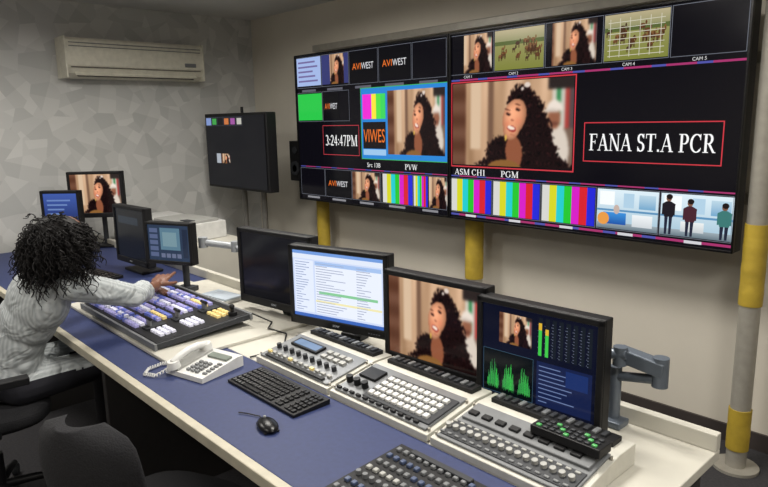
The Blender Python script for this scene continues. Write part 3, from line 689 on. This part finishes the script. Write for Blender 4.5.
# ---------------------------------------------------------------- chairs
def chair(x,y,yaw,fab,back_h=.46,name='office_chair',arms=True,seatz=.46,bw=.43):
    b=MB(name)
    for k in range(5):
        a=2*math.pi*k/5+.3; c,s=math.cos(a),math.sin(a)
        b.tube([(0,0,.10),(c*.15,s*.15,.09),(c*.27,s*.27,.065)],.022,BLACK,n=8,r_end=.014)
        b.cyl((c*.27-s*.012,s*.27+c*.012,.028),(c*.27+s*.012,s*.27-c*.012,.028),.028,DGREY,n=14); b.cyl((c*.27,s*.27,.03),(c*.27,s*.27,.07),.008,DGREY)
    b.cyl((0,0,.08),(0,0,.25),.028,BLACK); b.cyl((0,0,.25),(0,0,seatz-.06),.018,STEEL); b.box((0,0,seatz-.06),(.2,.24,.03),BLACK)
    def rr(w,d,n=28,p=3.2):
        o=[]
        for i in range(n):
            t=2*math.pi*i/n; c,s=math.cos(t),math.sin(t); o.append((w/2*math.copysign(abs(c)**(2/p),c),d/2*math.copysign(abs(s)**(2/p),s)))
        return o
    for (z0,z1,k0,k1) in [(seatz-.045,seatz-.02,.9,1),(seatz-.02,seatz+.01,1,1),(seatz+.01,seatz+.03,1,.9)]:
        o0=[(p[0]*k0,p[1]*k0,z0) for p in rr(.48,.46)]; o1=[(p[0]*k1,p[1]*k1,z1) for p in rr(.48,.46)]; n=len(o0)
        b._add(o0+o1,[(i,(i+1)%n,n+(i+1)%n,n+i) for i in range(n)]+[tuple(range(n,2*n)),tuple(range(n-1,-1,-1))],fab,True)
    nx,nz=14,12; vs=[]
    for side in (0,1):
        for j in range(nz+1):
            v=j/nz; z=seatz+.12+v*back_h; wd=bw*(1-.55*max(0,v-.55)**2*2.2)*(1-.25*max(0,.2-v))
            if v>.85: wd*=math.sqrt(max(.15,1-((v-.85)/.17)**2))
            for i in range(nx+1):
                u=i/nx*2-1; yy=-.25-.05*v+.05*u*u+(-.035 if side else 0)*(1-.6*abs(u)**3)-.02*math.sin(v*3.1); vs.append((u*wd/2,yy,z))
    N=(nx+1)*(nz+1); fs=[]
    for s in (0,1):
        for j in range(nz):
            for i in range(nx):
                a=s*N+j*(nx+1)+i; q=(a,a+1,a+nx+2,a+nx+1); fs.append(q if s==0 else q[::-1])
    edge=[i for i in range(nx+1)]+[j*(nx+1)+nx for j in range(1,nz+1)]+[nz*(nx+1)+i for i in range(nx-1,-1,-1)]+[j*(nx+1) for j in range(nz-1,0,-1)]
    for k in range(len(edge)): a,c=edge[k],edge[(k+1)%len(edge)]; fs.append((a,c,c+N,a+N))
    b._add(vs,fs,fab,True)
    b.tube([(0,-.10,seatz-.05),(0,-.27,seatz-.03),(0,-.32,seatz+.08),(0,-.33,seatz+.22)],.022,BLACK,n=10)
    if arms:
        for s in (-1,1):
            b.tube([(s*.2,0,seatz-.04),(s*.29,0,seatz-.02),(s*.30,-.02,seatz+.19)],.014,BLACK,n=8); b.box((s*.30,.0,seatz+.2),(.055,.26,.03),BLACK)
    b.done(.004,matrix=T(x,y,0)@RZ(yaw))
chair(-3.06,.50,-6,FABRIC,back_h=.44)
chair(-1.76,.71,24,FABRIC,back_h=.33,arms=False,bw=.36)
chair(-2.75,-.10,60,FABBL,back_h=.40,arms=False)

# ---------------------------------------------------------------- woman
SKIN=mat('skin_brown',(116,78,60),.5,scale=60,var=.06); HAIR=mat('hair_black',(15,12,12),.6,scale=40,var=.3,spec=.25); PANTS=mat('trousers_dark',(30,30,38),.85)
SHOE=mat('shoe_black',(20,20,20),.4)
def shirt_mat():
    m=bpy.data.materials.new('striped_grey_shirt'); m.use_nodes=True; nt=m.node_tree; b=nt.nodes['Principled BSDF']; b.inputs['Roughness'].default_value=.85
    tc=nt.nodes.new('ShaderNodeTexCoord'); wv=nt.nodes.new('ShaderNodeTexWave'); wv.inputs['Scale'].default_value=22; wv.inputs['Distortion'].default_value=.8; wv.bands_direction='X'
    nt.links.new(tc.outputs['Object'],wv.inputs['Vector']); cr=nt.nodes.new('ShaderNodeValToRGB'); cr.color_ramp.elements[0].color=(*L3((164,170,172)),1); cr.color_ramp.elements[1].color=(*L3((190,195,196)),1)
    nt.links.new(wv.outputs['Fac'],cr.inputs['Fac']); nt.links.new(cr.outputs['Color'],b.inputs['Base Color'])
    nz=nt.nodes.new('ShaderNodeTexNoise'); nz.inputs['Scale'].default_value=9; nz.inputs['Distortion'].default_value=1.5; bp=nt.nodes.new('ShaderNodeBump'); bp.inputs['Strength'].default_value=.7; bp.inputs['Distance'].default_value=.05
    nt.links.new(tc.outputs['Object'],nz.inputs['Vector']); nt.links.new(nz.outputs['Fac'],bp.inputs['Height']); nt.links.new(bp.outputs['Normal'],b.inputs['Normal'])
    return m
SHIRT=shirt_mat()
def remeshed(builder,voxel,name,parent,matfn,mats,smooth_iter=4):
    ob=builder.done(); md=ob.modifiers.new('r','REMESH'); md.mode='VOXEL'; md.voxel_size=voxel; md.use_smooth_shade=True
    s=ob.modifiers.new('s','SMOOTH'); s.iterations=smooth_iter; s.factor=.5
    dg=bpy.context.evaluated_depsgraph_get(); me=bpy.data.meshes.new_from_object(ob.evaluated_get(dg)); bpy.data.objects.remove(ob)
    me.materials.clear()
    for m in mats: me.materials.append(m)
    for p in me.polygons: p.material_index=matfn(p.center); p.use_smooth=True
    o=bpy.data.objects.new(name,me); COL.objects.link(o); o.parent=parent; return o
def cap(b,p0,p1,r0,r1,n=6):
    p0=Vector(p0);p1=Vector(p1)
    b.cyl(p0,p1,r0,SKIN,r1=r1,n=16); b.ball(p0,r0,SKIN,16,10); b.ball(p1,r1,SKIN,16,10)
W_=empty('seated_woman',Matrix.Identity(4))
V=Vector
pel=V((-3.06,.58,.595)); wa=V((-3.01,.63,.76)); ch=V((-2.92,.71,.93)); nb=V((-2.86,.76,1.05)); hd=V((-2.80,.805,1.175))
rs=V((-2.73,.79,1.01)); ls=V((-3.02,.84,1.02)); re=V((-2.74,1.04,.915)); rw=V((-2.90,1.21,.90)); le=V((-3.16,1.0,.88)); lw=V((-3.06,1.17,.865))
rh=V((-2.96,.61,.565)); lh=V((-3.16,.61,.565)); rk=V((-2.93,1.03,.585)); lk=V((-3.2,1.03,.585)); ra=V((-2.93,1.02,.10)); la=V((-3.2,1.02,.10))
b=MB('tmp')
ax=Matrix.Rotation(math.radians(10),3,'Z')@Matrix.Rotation(math.radians(-20),3,'X')
b.ball(pel,(.180,.13,.12),SKIN,24,14,rot=ax); b.ball(wa,(.150,.11,.14),SKIN,24,14,rot=ax); b.ball(ch,(.165,.115,.15),SKIN,24,14,rot=ax)
b.ball((pel+wa)/2,(.160,.12,.12),SKIN,24,14,rot=ax); b.ball((wa+ch)/2,(.152,.112,.13),SKIN,24,14,rot=ax)
cap(b,rs,ls,.062,.062); cap(b,ch,nb,.10,.062); cap(b,nb,hd-V((0,0,.04)),.050,.045)
cap(b,rs,re,.064,.052); cap(b,re,re.lerp(rw,.40),.052,.046); cap(b,re,rw,.034,.023)
cap(b,ls,le,.060,.046); cap(b,le,le.lerp(lw,.6),.046,.038); cap(b,le,lw,.034,.023)
cap(b,rh,rk,.088,.064); cap(b,lh,lk,.088,.064); cap(b,rk,ra,.060,.040); cap(b,lk,la,.060,.040)
b.cyl(re.lerp(rw,.36),re.lerp(rw,.46),.050,SKIN,r1=.054); b.cyl(le.lerp(lw,.56),le.lerp(lw,.64),.043,SKIN,r1=.045)
for a in (ra,la): cap(b,a-V((0,.02,.05)),a+V((0,.15,-.062)),.042,.032)
def bm_mat(c):
    if c.z<.075: return 3
    if c.z<.60 and not (c.y<.5): return 2
    if c.z<.55: return 2
    for (e_,w_,t0) in ((re,rw,.50),(le,lw,.70)):
        d=(w_-e_); t=(c-e_).dot(d)/d.length_squared
        if t>t0 and (c-(e_+d*min(t,1.2))).length<.07: return 1
    if (c-nb).dot((hd-nb).normalized())>.045 and (c-nb).length<.14 and (c-rs).length>.07: return 1
    return 0
remeshed(b,.008,'body',W_,bm_mat,[SHIRT,SKIN,PANTS,SHOE],3)
def hand(name,wr,aim,palmn,curl,thumb_side):
    b=MB('tmp'); f=aim.normalized(); n=(palmn-f*palmn.dot(f)).normalized(); s=f.cross(n).normalized()*thumb_side
    R3=Matrix((s,f,n)).transposed()
    b.ball(wr+f*.05,(.038,.050,.014),SKIN,20,12,rot=R3); cap(b,wr-f*.02,wr+f*.03,.023,.021)
    for k,(o,Lf,r) in enumerate([(.028,.072,.0088),(.009,.080,.0090),(-.010,.075,.0086),(-.028,.060,.0076)]):
        p=wr+f*.088+s*o; spread=s*(o*2.0); a=0; seg=[.45,.32,.23]
        cap(b,wr+f*.05+s*o*.8,p,r*1.05,r)
        for j in range(3):
            a+=curl[k]*(.5 if j==0 else .8); d=(f*math.cos(a)+n*math.sin(a)+spread).normalized(); q=p+d*Lf*seg[j]
            cap(b,p,q,r*(1-.07*j),r*(1-.07*(j+1))); p=q
    p=wr+f*.025+s*.022; d=(f*.75+s*.75+n*.25).normalized(); q=p+d*.038; cap(b,p,q,.013,.0105); q2=q+(f*.9+s*.35+n*.3).normalized()*.030; cap(b,q,q2,.0105,.009); q3=q2+(f*1+s*.1+n*.35).normalized()*.024; cap(b,q2,q3,.009,.0078)
    remeshed(b,.0032,name,W_,lambda c:0,[SKIN],2)
hand('hand_right',rw,V((-.10,.11,.035)),V((-.3,.1,-.9)),[.08,.35,.5,.55],-1)
hand('hand_left',lw,V((.06,.14,-.02)),V((0,-.1,-1)),[.25,.3,.35,.4],1)
b=MB('head'); FR=Matrix.Rotation(math.radians(12),3,'Z')@Matrix.Rotation(math.radians(-14),3,'X')
def HP(x,y,z): return hd+FR@V((x,y,z))
b.ball(hd+FR@V((0,-.01,.02)),(.074,.092,.095),SKIN,24,16,rot=FR); b.ball(HP(0,.025,-.045),(.055,.058,.065),SKIN,20,12,rot=FR)
b.ball(HP(0,.09,-.005),(.012,.018,.020),SKIN,12,8,rot=FR); b.ball(HP(0,.098,-.018),(.014,.012,.010),SKIN,12,8,rot=FR)
EYE=mat('eye_white',(220,216,210),.3); IR=mat('iris_dark',(26,16,12),.2); LIP=mat('lips',(130,60,56),.4)
for s in (-1,1):
    b.ball(HP(s*.03,.072,.015),.013,EYE,12,8); b.ball(HP(s*.03,.083,.015),.006,IR,10,6); b.ball(HP(s*.078,-.005,.0),(.01,.02,.03),SKIN,12,8,rot=FR); b.ball(HP(s*.03,.082,.036),(.018,.005,.004),HAIR,10,6,rot=FR)
b.ball(HP(0,.082,-.048),(.022,.008,.005),LIP,12,6,rot=FR); b.ball(HP(0,.080,-.057),(.019,.008,.006),LIP,12,6,rot=FR)
b.done(parent=W_)
# curly hair: many fine ringlets
b=MB('curly_hair'); rr_=random.Random(11)
b.ball(hd+V((0,-.025,.015)),(.106,.110,.108),HAIR,24,14); b.ball(hd+V((-.01,-.055,-.06)),(.115,.085,.10),HAIR,24,14)
for k in range(1500):
    z=rr_.uniform(-.5,1); ph=rr_.uniform(0,2*math.pi); q=math.sqrt(1-z*z); d=V((q*math.cos(ph),q*math.sin(ph),z))
    fd=FR.transposed()@d
    if fd.y>.45 and z<.35: continue
    p=hd+V((0,-.025,.01))+d*.088; out=rr_.uniform(.012,.055); Ls=rr_.uniform(.07,.20); pts=[]; n=24; tw=rr_.uniform(0,6); hr=rr_.uniform(.005,.010); turns=rr_.uniform(18,30)
    dr=V((d.x,d.y,0)); jit=V((rr_.gauss(0,1),rr_.gauss(0,1),rr_.gauss(0,.8)))*.016
    for i in range(n+1):
        t=i/n; c=p+d*out*min(1,t*2.0)+dr*.025*t+jit*t+V((0,0,-1))*Ls*(max(0,t-.12)**1.3)
        a=tw+t*turns; pts.append(c+V((math.cos(a),math.sin(a),.5*math.sin(a*1.3)))*hr)
    b.tube(pts,.0028,HAIR,n=4,r_end=.0016)
b.done(parent=W_)

# ---------------------------------------------------------------- camera
f=640.0; pitch=math.radians(10.9); yaw=math.radians(137.1); roll=math.radians(1.1)
Fv=Vector((math.cos(yaw)*math.cos(pitch), math.sin(yaw)*math.cos(pitch), -math.sin(pitch)))
R0=Vector((math.sin(yaw), -math.cos(yaw),0)); U0=R0.cross(Fv)
R=R0*math.cos(roll)-U0*math.sin(roll); U=U0*math.cos(roll)+R0*math.sin(roll)
cam=bpy.data.cameras.new('camera'); co=bpy.data.objects.new('camera',cam); COL.objects.link(co)
M=Matrix((R,U,-Fv)).transposed().to_4x4(); M.translation=(0,0,1.65); co.matrix_world=M
cam.lens=30; cam.sensor_width=36; cam.clip_start=.02; SC.camera=co
